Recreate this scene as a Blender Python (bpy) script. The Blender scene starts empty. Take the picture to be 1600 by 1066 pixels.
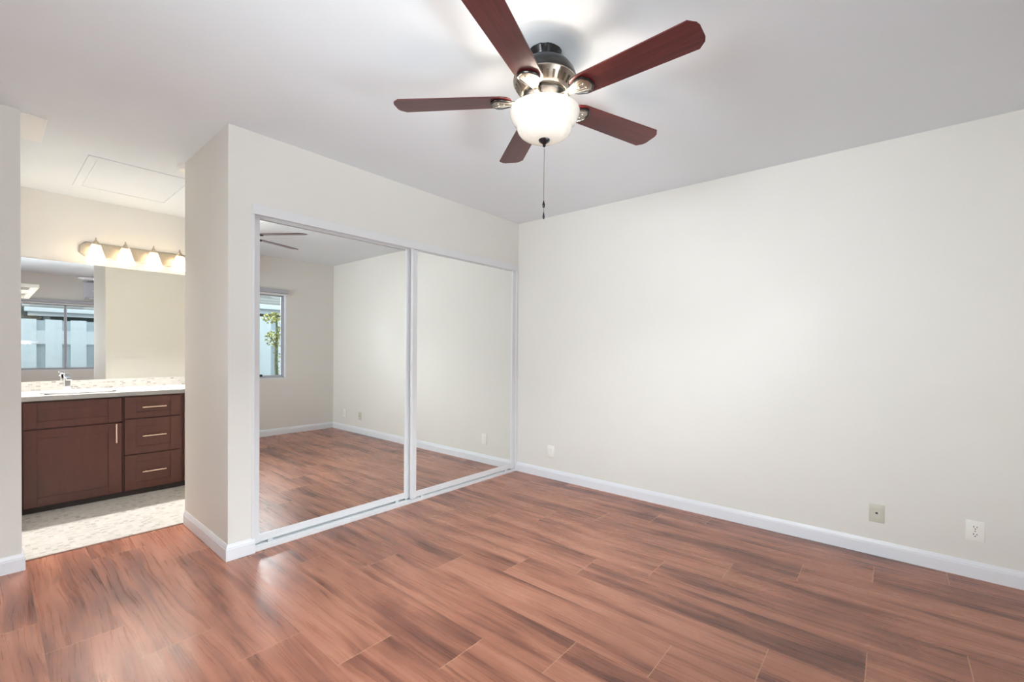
import bpy, bmesh, math, random
from mathutils import Vector, Matrix
random.seed(4)
SC = bpy.context.scene
COL = SC.collection
PI = math.pi
H = 2.44

# ------------------------------------------------------------------ camera
def make_camera():
    cd = bpy.data.cameras.new('camera')
    cd.sensor_width = 36.0
    cd.lens = 698.296 / 1600 * 36.0
    cd.shift_y = (555.244 - 533.0) / 1600
    cd.clip_start = 0.05
    o = bpy.data.objects.new('camera', cd); COL.objects.link(o)
    yaw, pit, rol = 0.8675083, -0.0113122, 0.0086201
    fw = Vector((math.sin(yaw)*math.cos(pit), math.cos(yaw)*math.cos(pit), math.sin(pit)))
    rt = Vector((math.cos(yaw), -math.sin(yaw), 0)); up = rt.cross(fw)
    r2 = rt*math.cos(rol) + up*math.sin(rol); u2 = -rt*math.sin(rol) + up*math.cos(rol)
    m = Matrix((r2, u2, -fw)).transposed().to_4x4()
    m.translation = Vector((-3.41281, -2.82074, 1.19479))
    o.matrix_world = m
    SC.camera = o
make_camera()

# ------------------------------------------------------------------ view, world, daylight and added lamps
SC.view_settings.view_transform = 'Standard'
SC.view_settings.look = 'None'
SC.view_settings.gamma = 1
SC.view_settings.use_curve_mapping = False
SC.view_settings.exposure = 0.75
SC.cycles.diffuse_bounces = 8
SC.cycles.max_bounces = 16
SC.cycles.transparent_max_bounces = 16

W = bpy.data.worlds.new('sky'); SC.world = W; W.use_nodes = True
_bg = W.node_tree.nodes['Background']
_bg.inputs[0].default_value = (0.80, 0.91, 1.0, 1)
_bg.inputs[1].default_value = 1.6

def area_light(name, loc, target, sx, sy, energy, color, spread=180):
    l = bpy.data.lights.new(name, 'AREA'); l.shape = 'RECTANGLE'; l.size = sx; l.size_y = sy
    l.energy = energy; l.color = color; l.spread = math.radians(spread)
    o = bpy.data.objects.new(name, l); COL.objects.link(o)
    o.location = loc
    d = Vector(target) - Vector(loc)
    o.rotation_euler = d.to_track_quat('-Z', 'Y').to_euler()
    return o
# added area lamps outside, unseen in the mirrors: sky light and upward ground fill
area_light('sky_fill_light', (-2.3, -4.85, 2.62), (-2.3, -3.5, 2.30), 4.8, 0.86, 260, (0.90, 0.955, 1.0))
area_light('ground_fill_light', (-1.75, -4.3, 0.34), (-1.75, -3.5, 0.84), 3.8, 0.5, 70, (0.93, 0.97, 1.0), 130)
# added lamps behind the window's extended left end and behind an added side window
area_light('window_fill_light', (-3.67, -3.648, 1.365), (-3.67, -3.0, 1.365), 1.16, 1.09, 26, (0.93, 0.97, 1.0))
area_light('side_fill_light', (-4.90, -1.95, 1.365), (0.0, -1.85, 1.365), 1.56, 1.12, 20, (0.93, 0.97, 1.0), 78)

# ------------------------------------------------------------------ node helpers
def new_mat(name):
    m = bpy.data.materials.new(name); m.use_nodes = True
    nt = m.node_tree
    return m, nt, nt.nodes['Principled BSDF']
def N(nt, typ, **kw):
    n = nt.nodes.new(typ)
    for k, v in kw.items(): setattr(n, k, v)
    return n
def MA(nt, op, a, b=None, c=None):
    n = nt.nodes.new('ShaderNodeMath'); n.operation = op
    for i, v in enumerate((a, b, c)):
        if v is None: continue
        if isinstance(v, (int, float)): n.inputs[i].default_value = v
        else: nt.links.new(v, n.inputs[i])
    return n.outputs[0]
def ramp(nt, fac, stops):
    r = nt.nodes.new('ShaderNodeValToRGB')
    e = r.color_ramp.elements
    while len(e) < len(stops): e.new(0.5)
    for el, (pos, c) in zip(e, stops):
        el.position = pos; el.color = (*c, 1)
    nt.links.new(fac, r.inputs[0])
    return r.outputs[0]
def mixc(nt, fac, a, b, mode='MIX'):
    n = nt.nodes.new('ShaderNodeMix'); n.data_type = 'RGBA'; n.blend_type = mode
    for i, v in ((0, fac), (6, a), (7, b)):
        if isinstance(v, (int, float)): n.inputs[i].default_value = v
        elif isinstance(v, tuple): n.inputs[i].default_value = (*v, 1)
        else: nt.links.new(v, n.inputs[i])
    return n.outputs[2]
def coords(nt):
    t = nt.nodes.new('ShaderNodeTexCoord')
    s = nt.nodes.new('ShaderNodeSeparateXYZ'); nt.links.new(t.outputs['Object'], s.inputs[0])
    return t.outputs['Object'], s.outputs
def vec(nt, x, y, z):
    c = nt.nodes.new('ShaderNodeCombineXYZ')
    for i, v in enumerate((x, y, z)):
        if isinstance(v, (int, float)): c.inputs[i].default_value = v
        else: nt.links.new(v, c.inputs[i])
    return c.outputs[0]
def noise(nt, v, scale=1, detail=4, rough=0.55, dist=0.0):
    n = nt.nodes.new('ShaderNodeTexNoise')
    nt.links.new(v, n.inputs['Vector'])
    n.inputs['Scale'].default_value = scale; n.inputs['Detail'].default_value = detail
    n.inputs['Roughness'].default_value = rough; n.inputs['Distortion'].default_value = dist
    return n.outputs[0]
def bump(nt, bsdf, h, strength, dist):
    b = nt.nodes.new('ShaderNodeBump'); b.inputs['Strength'].default_value = strength
    b.inputs['Distance'].default_value = dist
    nt.links.new(h, b.inputs['Height']); nt.links.new(b.outputs[0], bsdf.inputs['Normal'])

def plain(name, col, rough=0.5, metal=0.0, var=0.0, scale=8, bmp=0.0, coat=0.0):
    m, nt, b = new_mat(name)
    b.inputs['Roughness'].default_value = rough; b.inputs['Metallic'].default_value = metal
    b.inputs['Coat Weight'].default_value = coat
    o, _ = coords(nt)
    n = noise(nt, o, scale, 3)
    lo = tuple(c*(1-var) for c in col); hi = tuple(min(1, c*(1+var)) for c in col)
    nt.links.new(ramp(nt, n, [(0.3, lo), (0.7, hi)]), b.inputs['Base Color'])
    if bmp:
        bump(nt, b, noise(nt, o, 260, 2), bmp, 0.002)
    return m

M = {}
M['wall'] = plain('wall_paint', (0.775, 0.757, 0.715), 0.62, var=0.012, scale=1.5, bmp=0.35)
M['bath_wall'] = plain('bath_wall_paint', (0.85, 0.835, 0.81), 0.6, var=0.012, scale=1.5, bmp=0.3)
M['ceiling'] = plain('ceiling_paint', (0.80, 0.845, 0.885), 0.8, var=0.01, scale=2, bmp=0.3)
M['trim'] = plain('white_trim_paint', (0.80, 0.82, 0.86), 0.35, var=0.01)
M['frame'] = plain('white_coated_metal', (0.77, 0.775, 0.79), 0.3, var=0.01)
M['gap'] = plain('dark_matte', (0.02, 0.02, 0.02), 0.7)
M['plate'] = plain('white_plastic', (0.88, 0.87, 0.82), 0.35)
M['ivory'] = plain('ivory_plastic', (0.62, 0.60, 0.51), 0.35)
M['slot'] = plain('socket_slot', (0.02, 0.018, 0.015), 0.6)
M['bronze'] = plain('dark_bronze', (0.018, 0.016, 0.017), 0.32, 0.6, 0.3, 30, coat=0.4)
M['pewter'] = plain('antique_pewter', (0.36, 0.32, 0.27), 0.28, 0.95, 0.15, 40)
M['groove'] = plain('dark_patina', (0.075, 0.058, 0.042), 0.45, 0.6)
M['nickel'] = plain('brushed_nickel', (0.56, 0.49, 0.40), 0.33, 0.95, 0.05, 60)
M['chrome'] = plain('chrome', (0.82, 0.82, 0.83), 0.08, 1.0)
M['pull'] = plain('rose_nickel', (0.85, 0.64, 0.50), 0.28, 0.9)
M['alu'] = plain('grey_aluminium', (0.50, 0.50, 0.55), 0.4, 0.3)
M['quartz'] = plain('white_quartz', (0.36, 0.35, 0.34), 0.45, var=0.05, scale=60)
M['porcelain'] = plain('porcelain', (0.80, 0.78, 0.74), 0.15)
M['ac'] = plain('air_conditioner_plastic', (0.56, 0.57, 0.63), 0.4)
M['white'] = plain('white_enamel', (0.85, 0.85, 0.84), 0.3)
M['fence'] = plain('white_fence_paint', (0.68, 0.76, 0.80), 0.6, var=0.03)
M['fence_shaded'] = plain('fence_shaded_paint', (0.50, 0.58, 0.62), 0.6, var=0.03)  # darker copy of the fence paint: recess shade put into the colour
M['siding'] = plain('grey_green_siding', (0.16, 0.18, 0.17), 0.8, var=0.05)
M['bounce_absorber'] = plain('bounce_absorber', (0.03, 0.028, 0.025), 0.9, var=0.1)
M['fascia'] = plain('white_fascia', (0.80, 0.84, 0.86), 0.5)
M['ground'] = plain('dark_gravel', (0.05, 0.05, 0.045), 0.9, var=0.12, scale=12)
M['bark'] = plain('bark', (0.13, 0.15, 0.08), 0.9, var=0.3, scale=30)
M['leaf'] = plain('yellow_green_leaf', (0.29, 0.29, 0.045), 0.5, var=0.6, scale=34)

def mirror_mat():
    m, nt, b = new_mat('silvered_glass')
    b.inputs['Metallic'].default_value = 1; b.inputs['Roughness'].default_value = 0.0
    o, _ = coords(nt)
    nt.links.new(ramp(nt, noise(nt, o, 2, 2), [(0, (0.90, 0.915, 0.89)), (1, (0.915, 0.925, 0.905))]), b.inputs['Base Color'])
    return m
M['mirror'] = mirror_mat()

def glass_mat():
    m = bpy.data.materials.new('window_glass'); m.use_nodes = True; nt = m.node_tree; nt.nodes.clear()
    out = N(nt, 'ShaderNodeOutputMaterial'); mx = N(nt, 'ShaderNodeMixShader')
    fr = N(nt, 'ShaderNodeFresnel'); fr.inputs[0].default_value = 1.5
    tr = N(nt, 'ShaderNodeBsdfTransparent'); gl = N(nt, 'ShaderNodeBsdfGlossy'); gl.inputs['Roughness'].default_value = 0.0
    tr.inputs[0].default_value = (0.95, 0.97, 0.97, 1)
    nt.links.new(fr.outputs[0], mx.inputs[0]); nt.links.new(tr.outputs[0], mx.inputs[1]); nt.links.new(gl.outputs[0], mx.inputs[2])
    nt.links.new(mx.outputs[0], out.inputs[0])
    return m
M['glass'] = glass_mat()

def frosted(name, col, wt=0.55):
    m = bpy.data.materials.new(name); m.use_nodes = True; nt = m.node_tree; nt.nodes.clear()
    out = N(nt, 'ShaderNodeOutputMaterial')
    t = N(nt, 'ShaderNodeBsdfTranslucent'); d = N(nt, 'ShaderNodeBsdfDiffuse'); g = N(nt, 'ShaderNodeBsdfGlossy')
    g.inputs['Roughness'].default_value = 0.18
    tc = N(nt, 'ShaderNodeTexCoord')
    n = noise(nt, tc.outputs['Object'], 9, 4, 0.6, 1.2)
    c = ramp(nt, n, [(0.3, tuple(x*0.86 for x in col)), (0.65, col)])
    nt.links.new(c, t.inputs[0]); nt.links.new(c, d.inputs[0])
    a = N(nt, 'ShaderNodeMixShader'); a.inputs[0].default_value = wt
    nt.links.new(d.outputs[0], a.inputs[1]); nt.links.new(t.outputs[0], a.inputs[2])
    b = N(nt, 'ShaderNodeMixShader'); fr = N(nt, 'ShaderNodeFresnel'); fr.inputs[0].default_value = 1.45
    nt.links.new(fr.outputs[0], b.inputs[0]); nt.links.new(a.outputs[0], b.inputs[1]); nt.links.new(g.outputs[0], b.inputs[2])
    nt.links.new(b.outputs[0], out.inputs[0])
    return m
M['bowl'] = frosted('alabaster_glass', (0.86, 0.83, 0.78), 0.16)
M['shade'] = frosted('amber_frosted_glass', (0.96, 0.88, 0.73), 0.8)

# ---- laminate floor: planks along y, 0.2365 wide, 1.215 long, stair-stepped joints
def floor_mat():
    m, nt, b = new_mat('laminate_planks')
    o, (X, Y, Z) = coords(nt)
    w, L, st = 0.2365, 1.2150, 0.30375
    u = MA(nt, 'DIVIDE', MA(nt, 'ADD', X, 1.848), w)
    k = MA(nt, 'FLOOR', u)
    fu = MA(nt, 'FRACT', u)
    v = MA(nt, 'DIVIDE', MA(nt, 'ADD', MA(nt, 'ADD', Y, 2.157), MA(nt, 'MULTIPLY', k, st)), L)
    j = MA(nt, 'FLOOR', v); fv = MA(nt, 'FRACT', v)
    wn = N(nt, 'ShaderNodeTexWhiteNoise'); wn.noise_dimensions = '2D'
    nt.links.new(vec(nt, k, j, 0), wn.inputs['Vector'])
    r1 = wn.outputs['Value']
    sc = N(nt, 'ShaderNodeSeparateColor'); nt.links.new(wn.outputs['Color'], sc.inputs[0])
    ox = MA(nt, 'MULTIPLY', sc.outputs[0], 37.0); oy = MA(nt, 'MULTIPLY', sc.outputs[1], 53.0)
    gx = MA(nt, 'ADD', X, ox); gy = MA(nt, 'ADD', Y, oy)
    # broad bands, fine grain, dark streaks, knots with swirling figure
    swirl = noise(nt, vec(nt, MA(nt, 'MULTIPLY', gx, 4.0), MA(nt, 'MULTIPLY', gy, 1.3), 0), 1, 1, 0.5)
    gx2 = MA(nt, 'ADD', gx, MA(nt, 'MULTIPLY', MA(nt, 'SUBTRACT', swirl, 0.5), 0.08))
    broad = noise(nt, vec(nt, MA(nt, 'MULTIPLY', gx2, 13.0), MA(nt, 'MULTIPLY', gy, 0.9), 0), 1, 3, 0.55, 0.0)
    fine = noise(nt, vec(nt, MA(nt, 'MULTIPLY', gx2, 80.0), MA(nt, 'MULTIPLY', gy, 1.8), 3), 1, 4, 0.6, 0.0)
    streak = noise(nt, vec(nt, MA(nt, 'MULTIPLY', gx2, 24.0), MA(nt, 'MULTIPLY', gy, 1.0), 7), 1, 4, 0.6, 0.1)
    knot = noise(nt, vec(nt, MA(nt, 'MULTIPLY', gx2, 15.0), MA(nt, 'MULTIPLY', gy, 2.6), 11), 1, 3, 0.6, 0.6)
    patch = noise(nt, vec(nt, MA(nt, 'MULTIPLY', gx, 3.5), MA(nt, 'MULTIPLY', gy, 2.2), 17), 1, 2, 0.5)
    def dev(n, k): return MA(nt, 'MULTIPLY', MA(nt, 'SUBTRACT', n, 0.5), k)
    val = MA(nt, 'ADD', MA(nt, 'ADD', dev(broad, 1.15), dev(fine, 0.32)), MA(nt, 'ADD', dev(r1, 0.10), dev(patch, 0.45)))
    val = MA(nt, 'ADD', val, 0.5)
    base = ramp(nt, val, [(0.22, (0.125, 0.045, 0.029)), (0.38, (0.250, 0.093, 0.059)), (0.52, (0.385, 0.150, 0.092)),
                          (0.70, (0.490, 0.210, 0.133))])
    dk = ramp(nt, streak, [(0.28, (0.42, 0.38, 0.38)), (0.40, (1, 1, 1))])
    base = mixc(nt, 0.7, base, dk, 'MULTIPLY')
    kk = ramp(nt, knot, [(0.24, (0.45, 0.40, 0.38)), (0.34, (1, 1, 1))])
    base = mixc(nt, 0.7, base, kk, 'MULTIPLY')
    # joints: pale bevel at the ends, thin dark line along the sides
    dv = MA(nt, 'MULTIPLY', MA(nt, 'MINIMUM', fv, MA(nt, 'SUBTRACT', 1.0, fv)), L)
    du = MA(nt, 'MULTIPLY', MA(nt, 'MINIMUM', fu, MA(nt, 'SUBTRACT', 1.0, fu)), w)
    end = MA(nt, 'LESS_THAN', dv, 0.0017); side = MA(nt, 'LESS_THAN', du, 0.0009)
    base = mixc(nt, MA(nt, 'MULTIPLY', side, 0.35), base, (0.50, 0.27, 0.18))
    base = mixc(nt, MA(nt, 'MULTIPLY', end, 0.75), base, (0.66, 0.36, 0.22))
    nt.links.new(base, b.inputs['Base Color'])
    b.inputs['Roughness'].default_value = 0.26
    rr = ramp(nt, fine, [(0.3, (0.24,)*3), (0.7, (0.34,)*3)])
    nt.links.new(rr, b.inputs['Roughness'])
    h = MA(nt, 'SUBTRACT', MA(nt, 'MULTIPLY', fine, 0.25), MA(nt, 'MAXIMUM', end, side))
    bump(nt, b, h, 0.12, 0.001)
    return m
M['floor'] = floor_mat()

def wood(name, stops, axis=0, rough=0.3, coat=0.0, s1=14.0, s2=60.0):
    """stained wood with its grain running along one local axis"""
    m, nt, b = new_mat(name)
    o, xyz = coords(nt)
    a = [MA(nt, 'MULTIPLY', xyz[i], 1.4 if i == axis else s1) for i in range(3)]
    f = [MA(nt, 'MULTIPLY', xyz[i], 4.0 if i == axis else s2) for i in range(3)]
    val = MA(nt, 'ADD', MA(nt, 'MULTIPLY', noise(nt, vec(nt, *a), 1, 3, 0.55, 0.8), 0.65),
             MA(nt, 'MULTIPLY', noise(nt, vec(nt, *f), 1, 3, 0.6), 0.35))
    nt.links.new(ramp(nt, val, stops), b.inputs['Base Color'])
    b.inputs['Roughness'].default_value = rough; b.inputs['Coat Weight'].default_value = coat
    b.inputs['Coat Roughness'].default_value = 0.15
    return m
M['blade'] = wood('cherry_blade', [(0.33, (0.030, 0.0035, 0.0035)), (0.5, (0.080, 0.009, 0.009)), (0.66, (0.135, 0.020, 0.017))], 0, 0.38, 0.2)
M['cabinet'] = wood('espresso_stain', [(0.3, (0.064, 0.0150, 0.0075)), (0.7, (0.106, 0.026, 0.0125))], 2, 0.42, 0.05, 5, 30)
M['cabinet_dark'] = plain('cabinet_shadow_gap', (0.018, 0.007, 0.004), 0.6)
M['threshold'] = plain('threshold_strip', (0.16, 0.065, 0.04), 0.35)

def mosaic(name, size, cols, grout, gw=0.09, rough=0.3, ax=(0, 1), ratio=1.0):
    m, nt, b = new_mat(name)
    o, xyz = coords(nt)
    u = MA(nt, 'DIVIDE', xyz[ax[0]], size*ratio); v = MA(nt, 'DIVIDE', xyz[ax[1]], size)
    row = MA(nt, 'FLOOR', v)
    u = MA(nt, 'ADD', u, MA(nt, 'MULTIPLY', MA(nt, 'FRACT', MA(nt, 'MULTIPLY', row, 0.5)), 1.0 if ratio > 1 else 0.0))
    wn = N(nt, 'ShaderNodeTexWhiteNoise'); wn.noise_dimensions = '2D'
    nt.links.new(vec(nt, MA(nt, 'FLOOR', u), row, 0), wn.inputs['Vector'])
    c = ramp(nt, wn.outputs['Value'], cols)
    fu = MA(nt, 'FRACT', u); fv = MA(nt, 'FRACT', v)
    d = MA(nt, 'MINIMUM', MA(nt, 'MINIMUM', fu, MA(nt, 'SUBTRACT', 1.0, fu)), MA(nt, 'MINIMUM', fv, MA(nt, 'SUBTRACT', 1.0, fv)))
    g = MA(nt, 'LESS_THAN', d, gw)
    c = mixc(nt, g, c, grout)
    vein = noise(nt, o, 14, 5, 0.6, 1.0)
    c = mixc(nt, 0.5, c, ramp(nt, vein, [(0.35, (0.84, 0.83, 0.82)), (0.55, (1, 1, 1))]), 'MULTIPLY')
    nt.links.new(c, b.inputs['Base Color']); b.inputs['Roughness'].default_value = rough
    bump(nt, b, MA(nt, 'SUBTRACT', 1.0, g), 0.15, 0.001)
    return m
_tc = [(0.0, (0.44, 0.43, 0.40)), (0.12, (0.58, 0.565, 0.525)), (0.35, (0.67, 0.65, 0.61)), (1.0, (0.73, 0.71, 0.67))]
M['tile'] = mosaic('marble_mosaic_floor', 0.0255, _tc, (0.66, 0.64, 0.60), 0.06, 0.35)
M['backsplash'] = mosaic('marble_mosaic_strip', 0.0145, [(0.0, (0.30, 0.29, 0.275)), (0.13, (0.44, 0.425, 0.40)), (0.4, (0.55, 0.53, 0.50)), (1.0, (0.60, 0.58, 0.545))],
                         (0.58, 0.56, 0.53), 0.08, 0.3, (0, 2), 2.0)
def shingle_mat():
    m, nt, b = new_mat('roof_shingles')
    o, (X, Y, Z) = coords(nt)
    v = MA(nt, 'DIVIDE', Y, 0.14); row = MA(nt, 'FLOOR', v)
    u = MA(nt, 'ADD', MA(nt, 'DIVIDE', X, 0.2), MA(nt, 'MULTIPLY', row, 0.37))
    wn = N(nt, 'ShaderNodeTexWhiteNoise'); wn.noise_dimensions = '2D'
    nt.links.new(vec(nt, MA(nt, 'FLOOR', u), row, 0), wn.inputs['Vector'])
    c = ramp(nt, wn.outputs['Value'], [(0, (0.20, 0.20, 0.185)), (1, (0.42, 0.41, 0.38))])
    g = MA(nt, 'LESS_THAN', MA(nt, 'FRACT', v), 0.12)
    nt.links.new(mixc(nt, g, c, (0.10, 0.10, 0.09)), b.inputs['Base Color'])
    b.inputs['Roughness'].default_value = 0.9
    return m
M['shingle'] = shingle_mat()

# ------------------------------------------------------------------ mesh helpers
def B(): return bmesh.new()
def box(bm, x0, x1, y0, y1, z0, z1, bev=0.0, seg=2):
    vs = [bm.verts.new((x, y, z)) for x in (x0, x1) for y in (y0, y1) for z in (z0, z1)]
    idx = [(0, 1, 3, 2), (4, 6, 7, 5), (0, 4, 5, 1), (2, 3, 7, 6), (0, 2, 6, 4), (1, 5, 7, 3)]
    fs = [bm.faces.new([vs[i] for i in f]) for f in idx]
    if bev > 0:
        es = list({e for f in fs for e in f.edges})
        bmesh.ops.bevel(bm, geom=es, offset=bev, segments=seg, profile=0.5, affect='EDGES')
    return bm
def lathe(bm, prof, seg=48, c=(0, 0), mod=None):
    """prof: list of (r, z); closed at the ends where r is 0"""
    rings = []
    for r, z in prof:
        if r <= 1e-6:
            rings.append([bm.verts.new((c[0], c[1], z))])
        else:
            ring = []
            for i in range(seg):
                a = 2*PI*i/seg
                rr = r*(mod(i, z) if mod else 1)
                ring.append(bm.verts.new((c[0]+rr*math.cos(a), c[1]+rr*math.sin(a), z)))
            rings.append(ring)
    for A, D in zip(rings, rings[1:]):
        for i in range(seg):
            j = (i+1) % seg
            if len(A) == 1 and len(D) == 1: continue
            if len(A) == 1: bm.faces.new((A[0], D[j], D[i]))
            elif len(D) == 1: bm.faces.new((A[i], A[j], D[0]))
            else: bm.faces.new((A[i], A[j], D[j], D[i]))
    return bm
def tube(bm, pts, r, seg=10, cap=True):
    pts = [Vector(p) for p in pts]; rings = []
    for i, p in enumerate(pts):
        d = (pts[min(i+1, len(pts)-1)] - pts[max(i-1, 0)]).normalized()
        a = Vector((0, 0, 1)) if abs(d.z) < 0.9 else Vector((1, 0, 0))
        u = d.cross(a).normalized(); w = d.cross(u)
        rr = r[i] if isinstance(r, (list, tuple)) else r
        rings.append([bm.verts.new(p + u*rr*math.cos(2*PI*k/seg) + w*rr*math.sin(2*PI*k/seg)) for k in range(seg)])
    for A, D in zip(rings, rings[1:]):
        for k in range(seg): bm.faces.new((A[k], A[(k+1) % seg], D[(k+1) % seg], D[k]))
    if cap: bm.faces.new(rings[0][::-1]); bm.faces.new(rings[-1])
    return bm
def prism(bm, poly, axis, t0, t1):
    """poly of 2-D points, extruded along axis 0/1/2 from t0 to t1"""
    def P(p, t):
        q = list(p); q.insert(axis, t); return q
    a = [bm.verts.new(P(p, t0)) for p in poly]; b = [bm.verts.new(P(p, t1)) for p in poly]
    n = len(poly)
    bm.faces.new(a); bm.faces.new(b[::-1])
    for i in range(n): bm.faces.new((a[i], b[i], b[(i+1) % n], a[(i+1) % n]))
    return bm
def obj(name, bm, mat, parent=None, loc=None, smooth=False, sub=0, bevel=0):
    bmesh.ops.recalc_face_normals(bm, faces=bm.faces)
    me = bpy.data.meshes.new(name)
    origin = Vector(loc) if loc is not None else (Vector(parent['base']) if parent is not None and 'base' in parent else Vector((0, 0, 0)))
    bmesh.ops.translate(bm, verts=bm.verts, vec=-origin)
    bm.to_mesh(me); bm.free()
    for m in (mat if isinstance(mat, (list, tuple)) else [mat]): me.materials.append(m)
    if smooth:
        me.shade_smooth()
        me.set_sharp_from_angle(angle=math.radians(38))
    o = bpy.data.objects.new(name, me); COL.objects.link(o)
    if parent is not None: o.parent = parent
    elif loc is not None: o.location = loc
    if bevel:
        b = o.modifiers.new('bevel', 'BEVEL'); b.width = bevel; b.segments = 2; b.limit_method = 'ANGLE'
    if sub:
        s = o.modifiers.new('subdivision', 'SUBSURF'); s.levels = s.render_levels = sub
    return o
def sub(name, bm, mat, part, **kw):
    """a sub-part: shares its thing's origin"""
    part['base'] = part.parent['base'] if part.parent is not None else part.location[:]
    o = obj(name, bm, mat, part, **kw); del part['base']
    return o
def thing(name, label, cat, loc, group=None):
    o = bpy.data.objects.new(name, None); COL.objects.link(o)
    o.location = loc; o.empty_display_size = 0.05
    o['base'] = list(loc); o['label'] = label; o['category'] = cat
    if group: o['group'] = group
    return o
def tag(o, label, cat, group=None):
    o['label'] = label; o['category'] = cat
    if group: o['group'] = group
    return o
def struct(name, bm, mat, label=None, smooth=False, **kw):
    o = obj(name, bm, mat, smooth=smooth, **kw); o['kind'] = 'structure'
    if label: o['label'] = label
    return o

# ------------------------------------------------------------------ the room
XL, YB = -4.75, -3.52            # far left wall and window wall of the bedroom
PX0, PX1, PY = -2.536, -2.414, 0.83   # pillar beside the closet and the line where the tile begins
AX, AY = -3.289, 0.695           # left wall of the bathroom opening
VY = 2.375                       # vanity wall
BX = -1.15                       # right end of the bathroom

bm = B(); box(bm, XL-.1, .12, YB-.12, PY, -0.06, 0); struct('floor', bm, M['floor'], 'red-brown wood plank laminate floor of the bedroom')
bm = B(); box(bm, AX-.1, BX+.1, PY, VY+.1, -0.06, 0.0); struct('floor_bathroom', bm, M['tile'], 'pale marble mosaic tile floor of the bathroom')
bm = B(); box(bm, AX, PX0, PY-.016, PY+.004, 0.0, 0.003, 0.001); struct('trim_1', bm, M['threshold'], 'thin dark strip between wood and tile floors')
bm = B(); box(bm, XL-.1, .12, YB-.12, VY+.1, H, H+.08); struct('ceiling', bm, M['ceiling'], 'smooth pale grey ceiling')

bm = B(); box(bm, 0, .12, YB-.12, .95, 0, H); struct('wall_right', bm, M['wall'], 'long plain beige wall on the right')
# closet wall: pillar, header over the doors, back of the closet, short return by the right wall
bm = B(); box(bm, PX0, PX1, 0, PY, 0, H); struct('wall_pillar', bm, M['wall'], 'beige end wall between the closet and the bathroom opening')
bm = B(); box(bm, PX1, 0, 0, .115, 2.018, H); struct('wall_header', bm, M['wall'], 'beige wall over the mirrored closet doors')
bm = B(); box(bm, PX1, 0, .71, PY, 0, H); struct('wall_closet', bm, M['wall'])
bm = B(); box(bm, XL-.1, AX, AY, PY+.0, 0, H); struct('wall_alcove', bm, M['wall'], 'narrow strip of beige wall left of the bathroom opening')
bm = B(); box(bm, AX-.1, AX, PY, VY, 0, H); struct('wall_bathroom_left', bm, M['bath_wall'])
bm = B(); box(bm, AX-.1, BX+.1, VY, VY+.1, 0, H); struct('wall_vanity', bm, M['bath_wall'], 'beige bathroom wall above the vanity')
bm = B(); box(bm, BX, BX+.1, PY, VY, 0, H); struct('wall_bathroom_right', bm, M['bath_wall'])
bm = B(); LY0, LY1, LZ0, LZ1 = -2.75, -1.15, .78, 1.95  # left wall, with an opening for the added side window
box(bm, XL-.1, XL, YB-.12, LY0, 0, H); box(bm, XL-.1, XL, LY1, AY, 0, H)
box(bm, XL-.1, XL, LY0, LY1, 0, LZ0); box(bm, XL-.1, XL, LY0, LY1, LZ1, H); struct('wall_left', bm, M['wall'])
# window wall with its opening
WX0, WX1, WZ0, WZ1 = -4.29, -0.690, 0.775, 1.955  # left end extended beyond the visible part, for added light
bm = B()
box(bm, XL, WX0, YB-.12, YB, 0, H); box(bm, WX1, 0, YB-.12, YB, 0, H)
box(bm, WX0, WX1, YB-.12, YB, 0, WZ0); box(bm, WX0, WX1, YB-.12, YB, WZ1, H)
struct('wall_window', bm, M['wall'], 'beige wall with the wide window, seen in the mirrors')

bm = B(); yo = YB-.12  # unseen dark cladding added to keep lamp bounce off the fence
box(bm, XL-.1, WX0, yo-.02, yo, -.02, 2.75); box(bm, WX1, .12, yo-.02, yo, -.02, 2.75)
box(bm, WX0, WX1, yo-.02, yo, -.02, WZ0); box(bm, WX0, WX1, yo-.02, yo, WZ1, 2.75)
struct('outside_absorber', bm, M['bounce_absorber'], 'unseen dark slab added outside the window wall to cut bounced light')

# baseboards: an ogee-topped profile swept along a mitred path
def baseboard(name, path, side, h=0.089, t=0.0125):
    """path of floor points along the wall face; side +1 when the room lies to the left of the path"""
    prof = [(0, 0), (t, 0), (t, h*0.70), (t*0.80, h*0.745), (t*0.80, h*0.80), (t*0.45, h*0.93), (t*0.30, h), (0, h)]
    pts = [Vector((p[0], p[1], 0)) for p in path]; n = len(pts)
    offs = []
    for i in range(n):
        ds = []
        if i > 0: ds.append((pts[i]-pts[i-1]).normalized())
        if i < n-1: ds.append((pts[i+1]-pts[i]).normalized())
        ns = [Vector((-d.y, d.x, 0))*side for d in ds]
        if len(ns) == 1: offs.append(ns[0])
        else:
            s = ns[0]+ns[1]; offs.append(s/(1+ns[0].dot(ns[1])))
    bm = B(); rings = []
    for p, o in zip(pts, offs):
        rings.append([bm.verts.new(p + o*a + Vector((0, 0, z))) for a, z in prof])
    m = len(prof)
    for A, D in zip(rings, rings[1:]):
        for k in range(m): bm.faces.new((A[k], A[(k+1) % m], D[(k+1) % m], D[k]))
    bm.faces.new(rings[0]); bm.faces.new(rings[-1][::-1])
    return struct(name, bm, M['trim'])
baseboard('baseboard_right', [(0, -.004), (0, YB)], -1)
baseboard('baseboard_window', [(-.0125, YB), (XL, YB)], -1)
baseboard('baseboard_pillar', [(PX0, PY-.012), (PX0, 0), (PX1+.016, 0)], -1)
baseboard('baseboard_alcove', [(XL, AY), (AX, AY), (AX, PY-.016)], -1)
baseboard('baseboard_left', [(XL, YB+.0125), (XL, AY-.0125)], -1)

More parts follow.
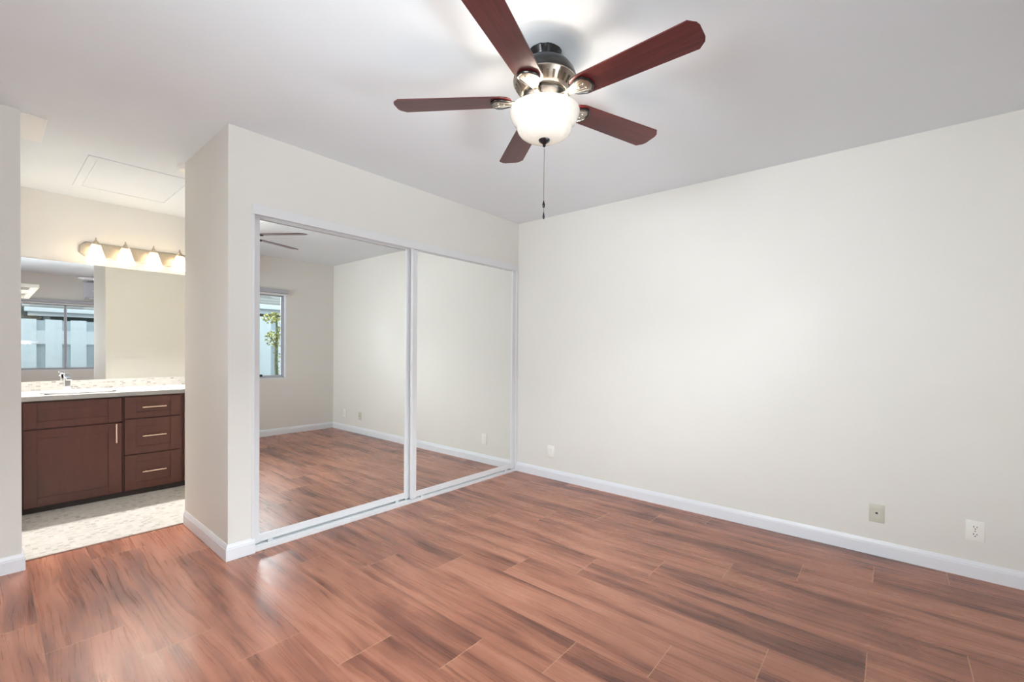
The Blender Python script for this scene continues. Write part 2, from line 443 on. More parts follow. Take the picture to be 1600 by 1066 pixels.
# ------------------------------------------------------------------ window
def build_window():
    yg = YB-.085
    # reveal lining is part of the wall opening: a pale painted liner
    bm = B(); t = .012
    box(bm, WX0, WX1, YB-.12, YB, WZ0, WZ0+t); box(bm, WX0, WX1, YB-.12, YB, WZ1-t, WZ1)
    box(bm, WX0, WX0+t, YB-.12, YB, WZ0, WZ1); box(bm, WX1-t, WX1, YB-.12, YB, WZ0, WZ1)
    fr = struct('window_1', bm, M['trim'], 'wide sliding window with fence outside, seen in the mirrors')
    fr['base'] = (0, 0, 0)
    x0, x1, z0, z1 = WX0+t, WX1-t, WZ0+t, WZ1-t
    f = .018
    bm = B(); box(bm, x0, x1, yg-.03, yg+.03, z0, z0+f, .003); box(bm, x0, x1, yg-.03, yg+.03, z1-f, z1, .003)
    box(bm, x0, x0+f, yg-.03, yg+.03, z0, z1, .003); box(bm, x1-f, x1, yg-.03, yg+.03, z0, z1, .003)
    obj('frame', bm, M['alu'], fr)
    th = (x1-x0)/2
    for i in range(2):
        a, b2 = x0+th*i, x0+th*(i+1)
        y = yg + (.012 if i == 1 else -.010)
        a += f if i == 0 else -.02; b2 -= f if i == 1 else -.02
        s = .016
        bm = B(); box(bm, a, b2, y-.01, y+.01, z0+f, z0+f+s, .002); box(bm, a, b2, y-.01, y+.01, z1-f-s, z1-f, .002)
        box(bm, a, a+s+(.012 if i else 0), y-.01, y+.01, z0+f, z1-f, .002); box(bm, b2-s-(0 if i else .012), b2, y-.01, y+.01, z0+f, z1-f, .002)
        sash = obj('sash', bm, M['alu'], fr)
        bm = B(); box(bm, a+s, b2-s, y-.002, y+.002, z0+f+s, z1-f-s)
        sash['base'] = (0, 0, 0); obj('glass_pane', bm, M['glass'], sash); del sash['base']
        if i == 1:
            bm = B(); box(bm, a+.006, a+.026, y+.01, y+.026, 1.50, 1.62, .003)
            sash['base'] = (0, 0, 0); obj('latch', bm, M['alu'], sash); del sash['base']
    bm = B(); box(bm, -1.02, -.98, yg+.012, yg+.03, z0+f, z0+f+.03, .003); obj('lock', bm, M['gap'], fr)
    del fr['base']
    w2 = B()  # unseen side window, added to carry the side fill lamp
    for q in ((LY0, LY1, LZ0, LZ0+.03), (LY0, LY1, LZ1-.03, LZ1), (LY0, LY0+.03, LZ0, LZ1), (LY1-.03, LY1, LZ0, LZ1), (-1.965, -1.935, LZ0, LZ1)):
        box(w2, XL-.08, XL-.03, q[0], q[1], q[2], q[3])
    w2 = struct('added_window', w2, M['alu'])
    w2['base'] = (0, 0, 0)
    bm = B(); box(bm, XL-.058, XL-.054, LY0+.02, LY1-.02, LZ0+.02, LZ1-.02); obj('glass_pane', bm, M['glass'], w2); del w2['base']
    # slim blind headrail above the window
    t = thing('blind_headrail', 'slim grey blind headrail along the window top, seen in the mirrors', 'blind', (-2.04, YB, 1.94))
    bm = B(); box(bm, WX0-.0, WX1+.012, YB+.001, YB+.045, 1.948, 2.002, .006); obj('headrail', bm, M['alu'], t)
    bm = B(); box(bm, WX0+.01, WX1-.005, YB+.005, YB+.04, 1.920, 1.946, .008); obj('rolled_blind', bm, M['frame'], t)
build_window()

# ------------------------------------------------------------------ outside the window
bm = B(); box(bm, -9, 5, -14, YB-.12, -.12, -.02); struct('ground', bm, M['ground'], 'dark gravel yard outside the window')
def build_fence():
    FY = -5.02
    t = thing('fence', 'pale blue-white board fence outside the window, seen in the mirrors', 'fence', (-1.5, FY, -.02))
    x = -2.77-.352*12 + .12
    bm = B(); box(bm, -7, 3, FY-.075, FY-.055, -.02, 1.70); obj('back_boards', bm, M['fence_shaded'], t)
    bm = B(); box(bm, -7, 3, FY-.045, FY-.012, 1.235, 1.50); obj('rail', bm, M['fence'], t)
    for i in range(27):
        bm = B(); box(bm, x, x+.232, FY-.05, FY, -.02, 1.715, .004); obj('board', bm, M['fence'], t)
        x += .352
build_fence()
def build_house():
    EY = -5.85
    t = thing('neighbour_house', 'grey-green house with white fascia and shingle roof beyond the fence', 'house', (0, EY-.5, -.02))
    bm = B(); box(bm, -8, 5, EY-.65, EY-.5, -.02, 2.6); obj('wall', bm, M['siding'], t)
    bm = B(); box(bm, -2.85, 5, EY-.02, EY+.01, 1.82, 1.90, .004); box(bm, -2.90, 5, EY+.0, EY+.09, 1.90, 1.99, .01)
    obj('fascia', bm, M['fascia'], t)
    bm = B(); prism(bm, [(EY+.05, 1.995), (EY+.05, 2.02), (EY-3.2, 3.45), (EY-3.2, 3.42)], 0, -2.93, 5); obj('roof', bm, M['shingle'], t)
    bm = B(); box(bm, -2.85, 5, EY-.5, EY-.02, 1.83, 1.85); obj('soffit', bm, M['siding'], t)
    bm = B(); box(bm, -2.60, -2.50, EY-.5, EY-.44, 0, 1.83, .005); obj('post', bm, M['fence'], t)
build_house()
def build_tree():
    t = thing('young_tree', 'young tree with yellow-green leaves between window and fence', 'tree', (-.40, -4.50, -.02))
    bm = B(); tube(bm, [(-.40, -4.5, -.05), (-.41, -4.5, .5), (-.43, -4.51, 1.0), (-.42, -4.5, 1.45), (-.44, -4.5, 1.75)], [.035, .03, .026, .02, .008], 8)
    tube(bm, [(-.42, -4.5, 1.2), (-.5, -4.47, 1.33), (-.56, -4.45, 1.38)], [.012, .008, .004], 6)
    obj('trunk', bm, M['bark'], t, smooth=True)
    rnd = random.Random(9); bm = B()
    for (cx, cy, cz, rx, rz, n) in [(-.48, -4.48, 1.66, .17, .09, 150), (-.46, -4.47, 1.34, .15, .13, 170), (-.36, -4.5, 1.5, .08, .1, 50), (-.40, -4.5, 1.0, .07, .35, 30)]:
        for _ in range(n):
            while True:
                q = Vector((rnd.uniform(-1, 1), rnd.uniform(-1, 1), rnd.uniform(-1, 1)))
                if q.length < 1: break
            c = Vector((cx+q.x*rx, cy+q.y*rx, cz+q.z*rz)); L = rnd.uniform(.03, .055)
            d = Vector((rnd.gauss(0, 1), rnd.gauss(0, 1), rnd.gauss(-.3, .8))).normalized()
            s = d.cross(Vector((rnd.gauss(0, 1), rnd.gauss(0, 1), rnd.gauss(0, 1)))).normalized()*L*.3
            nrm = d.cross(s).normalized()*L*.12
            v = [bm.verts.new(p) for p in (c-d*L*.5, c+s+nrm, c+d*L*.55, c-s+nrm)]
            m_ = bm.verts.new(c)
            for a in range(4): bm.faces.new((v[a], v[(a+1) % 4], m_))
    o = obj('foliage', bm, M['leaf'], t); o['kind'] = 'stuff'
build_tree()

# ------------------------------------------------------------------ sliding mirror doors of the closet
def build_closet():
    JX0, JX1 = -2.416, -.028
    t = thing('closet_top_track', 'white metal fascia and track above the mirrored closet doors', 'door track', (-1.2, 0, 2.0))
    # top fascia and channel
    bm = B()
    box(bm, JX0, JX1-.003, -.010, .000, 1.970, 2.028, .002)
    box(bm, JX0, JX1-.003, .000, .112, 2.004, 2.012)
    box(bm, JX0, JX1-.003, .034, .038, 1.966, 2.004)
    box(bm, JX0, JX1-.003, .075, .080, 1.970, 2.004)
    obj('top_track', bm, M['frame'], t)
    t = thing('closet_bottom_track', 'white metal track on the floor under the mirrored closet doors', 'door track', (-1.2, 0, 0))
    bm = B(); box(bm, JX0, JX1, -.002, .105, 0, .007, .001)
    for y0, y1, z in ((-.002, .004, .025), (.032, .038, .023), (.066, .072, .016), (.098, .105, .016)): box(bm, JX0, JX1, y0, y1, .005, z, .0008)
    obj('bottom_track', bm, M['frame'], t)
    bm = B(); box(bm, JX0+.0005, JX0+.0155, -.006, .108, .0, 1.970, .0015); struct('trim_2', bm, M['frame'], 'white metal jamb at the left of the mirrored closet doors')
    bm = B(); box(bm, JX1, -.0005, -.004, .108, .0, 2.018, .0015); struct('trim_3', bm, M['frame'], 'white metal jamb in the corner beside the right mirrored door')
    def door(label, x0, x1, yf, grp):
        d = thing('mirror_door', label, 'mirror door', ((x0+x1)/2, yf+.012, .012), grp)
        th = .022; sw = .050; z0, z1 = .020, 1.985
        bm = B(); box(bm, x0+sw-.003, x1-sw+.003, yf+.0008, yf+th-.001, .034, z0+.060, .003)
        obj('bottom_rail', bm, M['frame'], d)
        bm = B(); box(bm, x0+sw-.003, x1-sw+.003, yf+.0008, yf+th-.001, 1.962, z1, .002); obj('top_rail', bm, M['frame'], d)
        for a in (x0, x1-sw):
            bm = B(); box(bm, a, a+sw*.42, yf-.004, yf+th, .0275, z1, .003, 3); box(bm, a+sw*.40, a+sw, yf, yf+th-.0005, .0285, z1-.0005, .003, 3)
            obj('stile', bm, M['frame'], d)
        for rx in (x0+.10, x1-.13):
            bm = B(); box(bm, rx, rx+.03, yf+.006, yf+.016, .0085, .040, .002); obj('roller', bm, M['frame'], d)
        bm = B(); box(bm, x0+sw-.004, x1-sw+.004, yf+.006, yf+.012, z0+.05, 1.970)
        obj('mirror_glass', bm, M['mirror'], d)
        return d
    ld = door('left mirrored closet door, reflecting the window and the room corner', JX0+.005-.02+.015+.0005+.0105, -1.257, .044, 'mirrored closet doors')
    door('right mirrored closet door beside the long beige wall, sliding in front', -1.274, JX1-.001, .009, 'mirrored closet doors')
    # dark strip filling the narrow gap between the doors
    bm = B(); box(bm, -1.262, -1.254, .034, .043, .03, 1.96); obj('door_gap_strip', bm, M['gap'], ld)
build_closet()

# ------------------------------------------------------------------ outlets on the right wall
def wall_plate(name, label, y, z, mat, kind, grp=None):
    t = thing(name, label, 'outlet' if kind != 'jack' else 'wall plate', (0, y, z), grp)
    w, h, d = .072, .108, .006
    bm = B(); box(bm, -d, 0.0, y-w/2, y+w/2, z-h/2, z+h/2, .0022, 3); obj('cover_plate', bm, mat, t, smooth=True)
    if kind == 'duplex':
        for s in (1, -1):
            zc = z + s*.0195
            bm = B(); pts = []
            for i in range(28):
                a = 2*PI*i/28; px, pz = .0172*math.cos(a), .0172*math.sin(a)
                pts.append((y+px, zc+max(-.0132, min(.0132, pz))))
            prism(bm, pts, 0, -d-.0012, -d+.001); r = obj('receptacle', bm, mat, t)
            bm = B()
            for yy, hh in ((.0062, .0085), (-.0062, .0068)): box(bm, -d-.0016, -d, y+yy-.0014, y+yy+.0014, zc+.002-hh/2+.001, zc+.002+hh/2+.001)
            pts = [(y+.0028*math.cos(2*PI*i/14), zc-.0078+.0028*math.sin(2*PI*i/14)) for i in range(14)]
            prism(bm, pts, 0, -d-.0016, -d)
            sub('slot', bm, M['slot'], r)
        bm = B(); pts = [(y+.003*math.cos(2*PI*i/12), z+.003*math.sin(2*PI*i/12)) for i in range(12)]
        prism(bm, pts, 0, -d-.0014, -d+.001); obj('screw', bm, M['pewter'], t)
    elif kind == 'jack':
        bm = B(); box(bm, -d-.0012, -d+.001, y-.021, y+.021, z-.032, z+.032, .0005); obj('insert', bm, mat, t)
        bm = B(); box(bm, -d-.0022, -d, y-.0055, y+.0055, z-.004, z+.006); obj('socket', bm, M['slot'], t)
    else:
        bm = B(); box(bm, -d-.0018, -d+.001, y-.0165, y+.0165, z-.033, z+.033, .0012); r = obj('receptacle', bm, mat, t)
        for zc in (z+.017, z-.017):
            bm = B()
            for yy in (.006, -.006): box(bm, -d-.0022, -d, y+yy-.001, y+yy+.001, zc, zc+.007)
            box(bm, -d-.0022, -d, y-.002, y+.002, zc-.008, zc-.004)
            sub('slot', bm, M['ivory'], r)
wall_plate('power_outlet', 'white outlet low on the beige wall beside the mirrored closet door', -.414, .252, M['plate'], 'deco', 'wall outlets')
wall_plate('jack_plate', 'square ivory wall plate with a single dark jack', -2.769, .249, M['ivory'], 'jack')
wall_plate('power_outlet', 'white duplex outlet low on the beige wall at the right edge', -3.176, .252, M['plate'], 'duplex', 'wall outlets')

# ------------------------------------------------------------------ ceiling fan
FX, FY_, FZ = -1.8905, -1.6975, 2.2428
def build_fan():
    t = thing('ceiling_fan', 'dark bronze ceiling fan with five cherry blades and a frosted bowl light', 'ceiling fan', (FX, FY_, H))
    c = (FX, FY_)
    rnd = random.Random(3); jag = [rnd.uniform(.0, 1) for _ in range(64)]
    bm = B(); lathe(bm, [(0, H), (.066, H), (.064, H-.008), (.056, H-.020), (.052, H-.030), (0, H-.030)], 64, c,
                    lambda i, z: 1+.07*jag[i] if z > H-.012 else 1)
    obj('canopy', bm, M['bronze'], t, smooth=True)
    bm = B(); lathe(bm, [(.050, H-.026), (.058, H-.028), (.060, H-.034), (.084, H-.046), (.108, H-.064), (.124, H-.086), (.131, H-.106),
                         (.133, H-.116), (.131, H-.122), (.124, H-.125), (0, H-.125)], 64, c)
    obj('motor_housing', bm, M['bronze'], t, smooth=True)
    # ribbed antique band that narrows downwards
    bm = B(); lathe(bm, [(.0, H-.119), (.131, H-.119), (.132, H-.126), (.128, H-.131), (.122, H-.138), (.104, H-.163), (.098, H-.168), (.098, H-.173), (.0, H-.173)], 64, c)
    band = obj('decorative_band', bm, M['pewter'], t, smooth=True)
    bm = B()
    for i in range(30):
        a = 2*PI*(i+.5)/30; hw = .0052
        q = []
        for r, z, s in ((.1224, H-.1385, 1), (.1055, H-.162, .8)):
            for sg in (-1, 1):
                px = r+.0012; ox = sg*hw*s
                q.append(Vector((FX+px*math.cos(a)-ox*math.sin(a), FY_+px*math.sin(a)+ox*math.cos(a), z)))
        n = (q[1]-q[0]).cross(q[2]-q[0]).normalized()*.0016
        if n.dot(Vector((math.cos(a), math.sin(a), -.5))) < 0: n = -n
        vs = [bm.verts.new(v) for v in (q[0]-n, q[1]-n, q[3]-n, q[2]-n, q[0]+n*.6, q[1]+n*.6, q[3]+n*.6, q[2]+n*.6)]
        for f in ((0, 1, 2, 3), (7, 6, 5, 4), (0, 4, 5, 1), (1, 5, 6, 2), (2, 6, 7, 3), (3, 7, 4, 0)): bm.faces.new([vs[k] for k in f])
    sub('rib_groove', bm, M['groove'], band)
    bm = B(); lathe(bm, [(0, H-.170), (.088, H-.170), (.090, H-.180), (.078, H-.196), (.060, H-.205), (.054, H-.232), (.060, H-.238), (.074, H-.243), (.076, H-.250), (.0, H-.252)], 48, c)
    obj('switch_housing', bm, M['bronze'], t, smooth=True)
    # bowl: an open alabaster bell with a step below its flared rim
    out = [(.1455, 2.197), (.1470, 2.191), (.1455, 2.182), (.139, 2.166), (.130, 2.152), (.121, 2.141), (.1165, 2.133), (.1155, 2.126),
           (.110, 2.112), (.098, 2.099), (.078, 2.088), (.050, 2.081), (.018, 2.079), (0, 2.079)]
    inn = [(max(0, r-.005), z+.004) for r, z in out][::-1]; inn[0] = (0, 2.084); inn[-1] = (.1415, 2.198)
    bm = B(); lathe(bm, inn+out, 72, c); bowl = obj('light_bowl', bm, M['bowl'], t, smooth=True)
    bm = B(); lathe(bm, [(0, 2.086), (.022, 2.083), (.024, 2.078), (.021, 2.072), (.011, 2.065), (.006, 2.059), (.007, 2.054), (.004, 2.050), (0, 2.049)], 28, c)
    sub('finial', bm, M['bronze'], bowl, smooth=True)
    # chain with its two fobs
    bm = B(); tube(bm, [(FX, FY_, 2.045), (FX, FY_, 1.775)], .0011, 6)
    for i in range(60):
        z = 2.04-i*.0044; lathe(bm, [(0, z+.0018), (.0018, z), (0, z-.0018)], 6, c)
    ch = obj('pull_chain', bm, M['pewter'], t)
    for z, h, r in ((1.826, .031, .0062), (1.777, .030, .0048)):
        bm = B(); lathe(bm, [(0, z), (.0018, z-.001), (.0022, z-h*.15), (r*.72, z-h*.38), (r, z-h*.62), (r*.85, z-h*.88), (r*.4, z-h), (0, z-h)], 20, c)
        sub('chain_fob', bm, M['bronze'], ch, smooth=True)
    # blades and their irons, built along local x and turned about the hub
    th0 = math.radians(-90.31); pitch = math.radians(-8.5)
    def blade_bm():
        bm = B(); top = []
        r0, r1 = .138, .6406
        w0, w1 = .056, .067
        pts = [(r0+.004, -.030), (r0+.016, -.046), (r0+.045, -w0), (r1-.030, -w1), (r1-.006, -w1*.66), (r1, -w1*.40),
               (r1, w1*.40), (r1-.006, w1*.66), (r1-.030, w1), (r0+.045, w0), (r0+.016, .046), (r0+.004, .030), (r0, .012), (r0, -.012)]
        R = Matrix.Rotation(pitch, 3, 'X')
        a = [bm.verts.new(R @ Vector((x, y, .003))) for x, y in pts]; b = [bm.verts.new(R @ Vector((x, y, -.003))) for x, y in pts]
        n = len(pts); bm.faces.new(a); bm.faces.new(b[::-1])
        for i in range(n): bm.faces.new((a[i], b[i], b[(i+1) % n], a[(i+1) % n]))
        for f in bm.faces: pass
        bmesh.ops.translate(bm, verts=bm.verts, vec=(0, 0, FZ-H))
        return bm
    def shield(scale, zt, zb):
        pts = []
        for x, y in [(.086, .010), (.112, .012), (.138, .020), (.162, .032), (.183, .041), (.203, .040), (.222, .017), (.223, 0)]:
            pts.append((x, y))
        cx = .16
        full = pts + [(x, -y) for x, y in pts[-2::-1]]
        return [((x-cx)*scale+cx, y*scale) for x, y in full]
    R = Matrix.Rotation(pitch, 3, 'X')
    def arm_bm(which):
        bm = B()
        if which == 'plate':
            full = shield(1, 0, 0)
            zz = -.0035
            a = [bm.verts.new(R @ Vector((x, y, zz))) for x, y in full]; b = [bm.verts.new(R @ Vector((x, y, zz-.0045))) for x, y in full]
            inner = shield(.82, 0, 0)
            c2 = [bm.verts.new(R @ Vector((x, y, zz-.0070))) for x, y in inner]
            n = len(full); bm.faces.new(a); bm.faces.new(c2[::-1])
            for i in range(n):
                j = (i+1) % n
                bm.faces.new((a[i], b[i], b[j], a[j])); bm.faces.new((b[i], c2[i], c2[j], b[j]))
            # curved neck from the hub to the plate
            nk = [(.070, 0, -.006), (.082, 0, -.010), (.096, 0, -.0105), (.115, 0, -.0085)]
            tube(bm, nk, [.011, .012, .012, .009], 10)
        elif which == 'rim':
            f1 = shield(1.02, 0, 0); ring = [R @ Vector((x, y, -.0085)) for x, y in f1][2:-2]
            tube(bm, ring, .0048, 8)
        else:
            for s in (-1, -.45, .45, 1):
                p = [Vector((.112, s*.007, -.0105)), Vector((.145, s*.013, -.0115)), Vector((.175, s*.021, -.0112)), Vector((.200, s*.025, -.0105))]
                tube(bm, [R @ q for q in p], [.0012, .0018, .0018, .001], 6)
            for x, s in ((.172, 0), (.196, .012), (.196, -.012)):
                bmesh.ops.create_uvsphere(bm, u_segments=8, v_segments=5, radius=.0042, matrix=Matrix.Translation(R @ Vector((x, s, -.0105))))
        bmesh.ops.translate(bm, verts=bm.verts, vec=(0, 0, FZ-H))
        return bm
    def loc_obj(name, bm, mat, parent, rz=0, smooth=False, bevel=0):
        o = obj(name, bm, mat, parent, loc=(0, 0, 0), smooth=smooth, bevel=bevel); o.location = (0, 0, 0); o.rotation_euler = (0, 0, rz); return o
    for k in range(5):
        a = th0 + k*2*PI/5
        loc_obj('blade', blade_bm(), M['blade'], t, a, bevel=.0015)
        ar = loc_obj('blade_arm', arm_bm('plate'), M['pewter'], t, a, True)
        loc_obj('arm_rim', arm_bm('rim'), M['bronze'], ar, 0, True)
        loc_obj('arm_rib', arm_bm('rib'), M['pewter'], ar, 0, True)
    # the lamps in the bowl
    for i in range(3):
        a = math.radians(20+120*i)
        l = bpy.data.lights.new('fan_bulb', 'POINT'); l.energy = 2.2; l.color = (1.0, .90, .77); l.shadow_soft_size = .022
        o = bpy.data.objects.new('fan_bulb', l); COL.objects.link(o)
        o.parent = t; o.location = (.062*math.cos(a), .062*math.sin(a), 2.162-H)
build_fan()

# ------------------------------------------------------------------ bathroom
def frame_panel(bm, x0, x1, z0, z1, yf, th, l, r, tb, rec=.007):
    """shaker front: stiles, rails and a recessed panel, as one board"""
    box(bm, x0, x0+l, yf, yf+th, z0, z1, .0015); box(bm, x1-r, x1, yf, yf+th, z0, z1, .0015)
    box(bm, x0+l, x1-r, yf+.0006, yf+th, z1-tb, z1, .0012); box(bm, x0+l, x1-r, yf+.0006, yf+th, z0, z0+tb, .0012)
    box(bm, x0+l-.002, x1-r+.002, yf+rec, yf+th-.001, z0+tb-.002, z1-tb+.002)
def pull(bm, p0, p1, r=.0052, off=.028):
    d = (Vector(p1)-Vector(p0)); tube(bm, [p0, p1], r, 12)
    for f in (.16, .84):
        q = Vector(p0)+d*f; tube(bm, [q, q+Vector((0, off, 0))], r*.8, 8)
def build_vanity():
    YF = 1.80; T = .02; YC = YF+T        # face of the doors, face of the carcass
    ZT = .806
    def carcass(x0, x1, par):
        bm = B(); box(bm, x0, x1, YC+.002, VY-.002, .045, ZT); obj('body', bm, M['cabinet'], par)
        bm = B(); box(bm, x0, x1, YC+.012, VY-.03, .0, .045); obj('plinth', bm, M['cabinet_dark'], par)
    a = thing('sink_cabinet', 'dark brown vanity cabinet with one large door under the sink', 'cabinet', (-2.98, 2.09, 0))
    x0, x1 = -3.243, -2.716
    bm = B(); cx0, cx1 = -3.286, -2.710
    for q in ((cx0, cx0+.016, YC+.002, VY-.002, .045, ZT), (cx1-.016, cx1, YC+.002, VY-.002, .045, ZT), (cx0, cx1, YC+.002, VY-.002, .045, .061),
              (cx0, cx1, VY-.010, VY-.002, .045, ZT), (cx0, cx1, YC+.002, YC+.018, .045, ZT)): box(bm, *q)
    obj('body', bm, M['cabinet'], a)
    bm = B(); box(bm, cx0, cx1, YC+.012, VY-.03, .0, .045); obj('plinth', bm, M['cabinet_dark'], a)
    bm = B(); frame_panel(bm, x0, x1, .606, .793, YF, T, .068, .080, .050); obj('false_front', bm, M['cabinet'], a)
    bm = B(); frame_panel(bm, x0, x1, .046, .596, YF, T, .068, .080, .062); d = obj('door', bm, M['cabinet'], a)
    bm = B(); pull(bm, (-2.752, YF-.028, .445), (-2.752, YF-.028, .592)); h = sub('handle', bm, M['pull'], d, smooth=True); h['label'] = 'pale metal bar handle'
    b = thing('drawer_cabinet', 'dark brown vanity cabinet with three stacked drawers', 'cabinet', (-2.51, 2.09, 0))
    x0, x1 = -2.700, -2.334
    carcass(-2.710, -2.324, b)
    for z0, z1, tb in ((.624, .793, .045), (.336, .614, .055), (.046, .326, .055)):
        bm = B(); frame_panel(bm, x0, x1, z0, z1, YF, T, .072, .070, tb); d = obj('drawer', bm, M['cabinet'], b)
        zc = (z0+z1)/2
        bm = B(); pull(bm, (-2.592, YF-.028, zc), (-2.436, YF-.028, zc)); h = sub('handle', bm, M['pull'], d, smooth=True); h['label'] = 'pale metal bar handle'
    c = thing('side_cabinet', 'dark brown vanity cabinet mostly hidden behind the pillar', 'cabinet', (-1.9, 2.09, 0))
    carcass(-2.324, -1.55, c)
    x0, x1 = -2.310, -1.56
    bm = B(); frame_panel(bm, x0, x1, .624, .793, YF+.004, T-.004, .07, .07, .045); obj('false_front', bm, M['cabinet'], c)
    bm = B(); frame_panel(bm, x0, x1, .046, .614, YF+.004, T-.004, .07, .07, .055); obj('door', bm, M['cabinet'], c)
    # worktop with a sink cut-out
    sx0, sx1, sy0, sy1 = -3.13, -2.73, 1.90, 2.20
    bm = B(); X0, X1, Y0, Y1 = -3.287, -1.54, 1.775, VY-.001
    for q in ((X0, sx0, Y0, Y1), (sx1, X1, Y0, Y1), (sx0, sx1, Y0, sy0), (sx0, sx1, sy1, Y1)): box(bm, *q, ZT, .838)
    bmesh.ops.remove_doubles(bm, verts=bm.verts, dist=.0005)
    tag(obj('countertop', bm, M['quartz'], loc=(-2.4, 2.07, ZT)), 'white quartz countertop on the dark brown vanity cabinets', 'countertop')
    s = thing('sink', 'white basin sunk in the quartz countertop', 'sink', (-2.93, 2.05, .838))
    bm = B(); n = 40; rings = []
    for f, z in ((1.04, .841), (1.05, .846), (1.0, .848), (.95, .842), (.86, .79), (.70, .745), (.35, .728), (.06, .726)):
        rings.append([bm.verts.new((-2.93+(.205*f)*abs(math.cos(2*PI*i/n))**.7*(1 if math.cos(2*PI*i/n) > 0 else -1),
                                    2.05+(.155*f)*abs(math.sin(2*PI*i/n))**.7*(1 if math.sin(2*PI*i/n) > 0 else -1), z)) for i in range(n)])
    for A, D in zip(rings, rings[1:]):
        for i in range(n): bm.faces.new((A[i], A[(i+1) % n], D[(i+1) % n], D[i]))
    bm.faces.new(rings[-1]); obj('basin', bm, M['porcelain'], s, smooth=True)
    bm = B(); lathe(bm, [(.022, .727), (.022, .730), (.012, .731), (0, .729)], 20, (-2.93, 2.05)); obj('drain', bm, M['chrome'], s, smooth=True)
    # faucet: square column, flat spout towards the room, lever on top
    f = thing('faucet', 'square chrome single-lever faucet on the bathroom countertop', 'faucet', (-2.985, 2.25, .838))
    fx, fy = -2.985, 2.25
    bm = B(); box(bm, fx-.024, fx+.024, fy-.024, fy+.024, .838, .846, .002); box(bm, fx-.019, fx+.019, fy-.019, fy+.019, .846, .962, .003); obj('column', bm, M['chrome'], f)
    bm = B(); box(bm, fx-.018, fx+.018, fy-.135, fy-.01, .928, .948, .003); obj('spout', bm, M['chrome'], f)
    bm = B(); box(bm, fx-.017, fx+.017, fy-.02, fy+.02, .964, .974, .003); box(bm, fx-.03, fx+.012, fy-.018, fy+.018, .974, .984, .003); obj('lever', bm, M['chrome'], f)
    bm = B(); box(bm, -3.287, -1.54, VY-.014, VY-.001, .8385, .911, .001)
    tag(obj('backsplash', bm, M['backsplash'], loc=(-2.4, VY, .8385)), 'low strip of pale marble mosaic between countertop and mirror', 'backsplash')
    m = thing('vanity_mirror', 'wide frameless mirror above the bathroom countertop', 'mirror', (-2.4, VY, .912))
    bm = B(); box(bm, -3.284, -1.58, VY-.007, VY-.001, .913, 1.889); obj('mirror_glass', bm, M['mirror'], m)
    for x in (-3.0, -2.1, -1.8):
        bm = B(); box(bm, x-.01, x+.01, VY-.010, VY-.001, .911, .922, .001); obj('clip', bm, M['chrome'], m)
build_vanity()

def build_vanity_light():
    t = thing('vanity_light', 'brushed nickel bar light with four lit frosted shades above the bathroom mirror', 'wall light', (-2.50, VY, 2.0))
    x0, x1, z0, z1, yf, c = -2.902, -2.102, 1.952, 2.078, VY-.026, .035
    pts = [(x0+c, z0), (x1-c, z0), (x1, z0+c), (x1, z1-c), (x1-c, z1), (x0+c, z1), (x0, z1-c), (x0, z0+c)]
    bm = B(); a = [bm.verts.new((x, VY-.001, z)) for x, z in pts]; b = [bm.verts.new((x, yf+.008, z)) for x, z in pts]
    xm, zm = -2.502, 2.015
    d = [bm.verts.new((xm+(x-xm)*.984, yf, zm+(z-zm)*.86)) for x, z in pts]
    n = 8; bm.faces.new(a); bm.faces.new(d[::-1])
    for i in range(n):
        j = (i+1) % n; bm.faces.new((a[i], b[i], b[j], a[j])); bm.faces.new((b[i], d[i], d[j], b[j]))
    obj('backplate', bm, M['nickel'], t)
    ys = VY-.105
    for x in (-2.809, -2.620, -2.425, -2.230):
        bm = B(); tube(bm, [(x, yf+.002, 2.055), (x, yf-.03, 2.075), (x, ys+.012, 2.086), (x, ys, 2.082)], .006, 8)
        ar = obj('arm', bm, M['nickel'], t, smooth=True)
        bm = B(); lathe(bm, [(0, 2.108), (.005, 2.107), (.0055, 2.092), (.010, 2.080), (.019, 2.066), (.027, 2.056), (.029, 2.046), (.026, 2.040), (0, 2.040)], 20, (x, ys))
        obj('cap', bm, M['nickel'], t, smooth=True)
        bm = B(); nn = 32; rings = []
        for s, z, sq in ((.026, 2.047, .9), (.030, 2.045, .8), (.036, 2.02, .6), (.050, 1.965, .5), (.066, 1.912, .45), (.0635, 1.912, .45), (.0475, 1.965, .5), (.0335, 2.02, .6), (.026, 2.042, .8)):
            rg = []
            for i in range(nn):
                a_ = 2*PI*i/nn; ca, sa = math.cos(a_), math.sin(a_)
                rg.append(bm.verts.new((x+s*math.copysign(abs(ca)**sq, ca), ys+s*math.copysign(abs(sa)**sq, sa), z)))
            rings.append(rg)
        for A, D in zip(rings, rings[1:]):
            for i in range(nn): bm.faces.new((A[i], A[(i+1) % nn], D[(i+1) % nn], D[i]))
        obj('shade', bm, M['shade'], t, smooth=True)
        l = bpy.data.lights.new('vanity_bulb', 'POINT'); l.energy = 34.0; l.color = (1.0, .965, .925); l.shadow_soft_size = .026
        o = bpy.data.objects.new('vanity_bulb', l); COL.objects.link(o); o.parent = t
        o.location = (x+2.50, ys-VY, 1.972-2.0)
build_vanity_light()

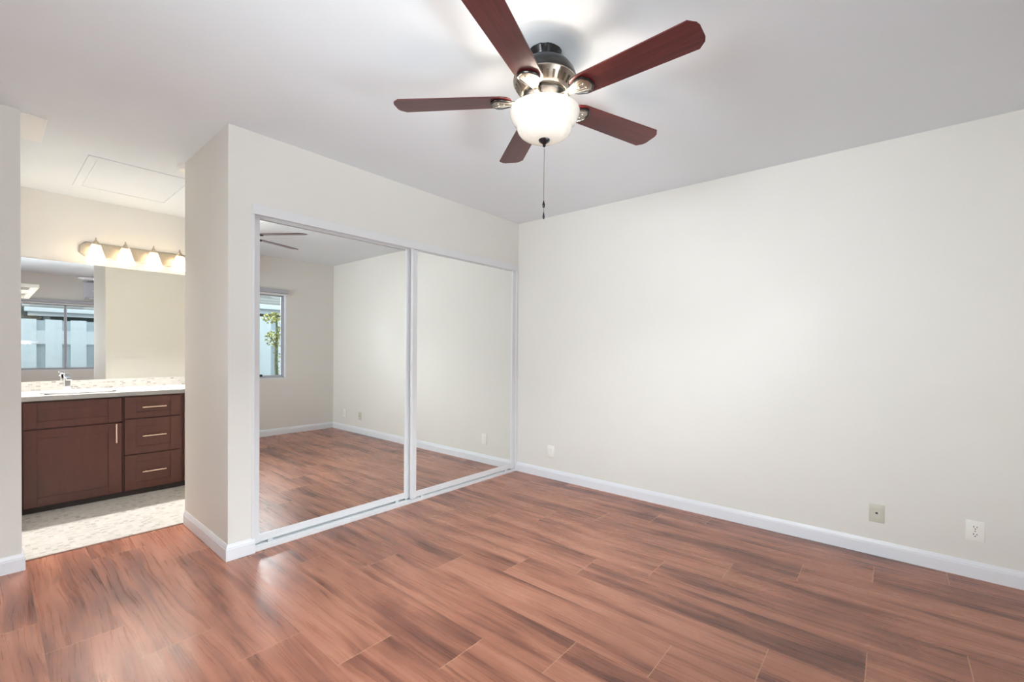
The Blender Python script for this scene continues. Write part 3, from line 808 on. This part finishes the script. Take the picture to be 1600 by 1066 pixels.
def build_bath_extras():
    t = thing('attic_hatch', 'flush white attic hatch panel in the bathroom ceiling', 'hatch', (-2.68, 1.58, H))
    x0, x1, y0, y1 = -2.975, -2.372, 1.163, 2.005
    w, d = .045, .007
    bm = B(); box(bm, x0, x1, y0, y0+w, H-d, H, .002); box(bm, x0, x1, y1-w, y1, H-d, H, .002); box(bm, x0, x0+w, y0+w, y1-w, H-d, H, .002); box(bm, x1-w, x1, y0+w, y1-w, H-d, H, .002)
    obj('frame', bm, M['ceiling'], t)
    bm = B(); box(bm, x0+w+.004, x1-w-.004, y0+w+.004, y1-w-.004, H-.003, H, .001); obj('panel', bm, M['ceiling'], t)
    bm = B(); lathe(bm, [(0, H), (.062, H), (.062, H-.018), (.052, H-.030), (.020, H-.034), (0, H-.034)], 32, (-2.50, .90))
    tag(obj('smoke_detector', bm, M['white'], loc=(-2.50, .90, H), smooth=True), 'round white smoke detector on the bathroom ceiling beside the pillar', 'smoke detector')
    bm = B(); box(bm, AX+.001, -3.188, .722, 1.15, H-.006, H, .002)  # bright patch of light on the ceiling, built as a pale panel
    tag(obj('ceiling_light_patch', bm, M['white'], loc=(-3.24, .93, H)), 'thin white panel standing in for a patch of light on the bathroom ceiling', 'light patch')
    # two flat-bar towel rails on the left bathroom wall
    for z, lab in ((1.620, 'upper white towel rail at the left end of the bathroom mirror'), (1.222, 'lower chrome towel rail at the left end of the bathroom mirror')):
        t = thing('towel_rail', lab, 'towel rail', (AX, 2.08, z), 'towel rails by the bathroom mirror')
        y0, y1, xe, bw, bh = 1.80, 2.355, -3.162, .030, .024
        bm = B(); box(bm, AX+.012, xe, y0, y0+bw, z-bh/2, z+bh/2, .002); box(bm, AX+.012, xe, y1-bw, y1, z-bh/2, z+bh/2, .002)
        box(bm, xe-bw, xe, y0+bw, y1-bw, z-bh/2, z+bh/2, .002)
        obj('bar', bm, M['white'] if z > 1.5 else M['chrome'], t)
        for y in (y0, y1-bw):
            bm = B(); box(bm, AX+.0005, AX+.014, y-.008, y+bw+.008, z-.022, z+.022, .003); obj('bracket', bm, M['chrome'], t)
build_bath_extras()

def build_ac():
    t = thing('air_conditioner', 'grey-white air conditioner high on the window wall, seen in the bathroom mirror', 'air conditioner', (-1.86, YB, 2.05))
    x0, x1 = -2.268, -1.45; y0 = YB+.001
    prof = [(y0, 2.055), (y0+.12, 2.050), (y0+.185, 2.075), (y0+.20, 2.11), (y0+.20, 2.32), (y0+.185, 2.338), (y0, 2.338)]
    bm = B(); prism(bm, prof, 0, x0, x1); obj('casing', bm, M['ac'], t, bevel=.006)
    bm = B(); box(bm, x0+.06, x1-.06, y0+.10, y0+.188, 2.046, 2.060, .003); obj('louvre', bm, M['frame'], t)
    bm = B(); box(bm, x0+.10, x0+.34, y0+.199, y0+.203, 2.175, 2.19, .001); obj('display', bm, M['frame'], t)
    bm = B(); box(bm, x0-.03, x1+.03, y0, y0+.215, 2.372, 2.398, .003); obj('top_board', bm, M['white'], t)
    bm = B(); box(bm, x0+.05, x1-.05, y0, y0+.03, 2.336, 2.374); obj('mount', bm, M['ac'], t)
build_ac()

for _o in SC.objects:
    if 'base' in _o: del _o['base']
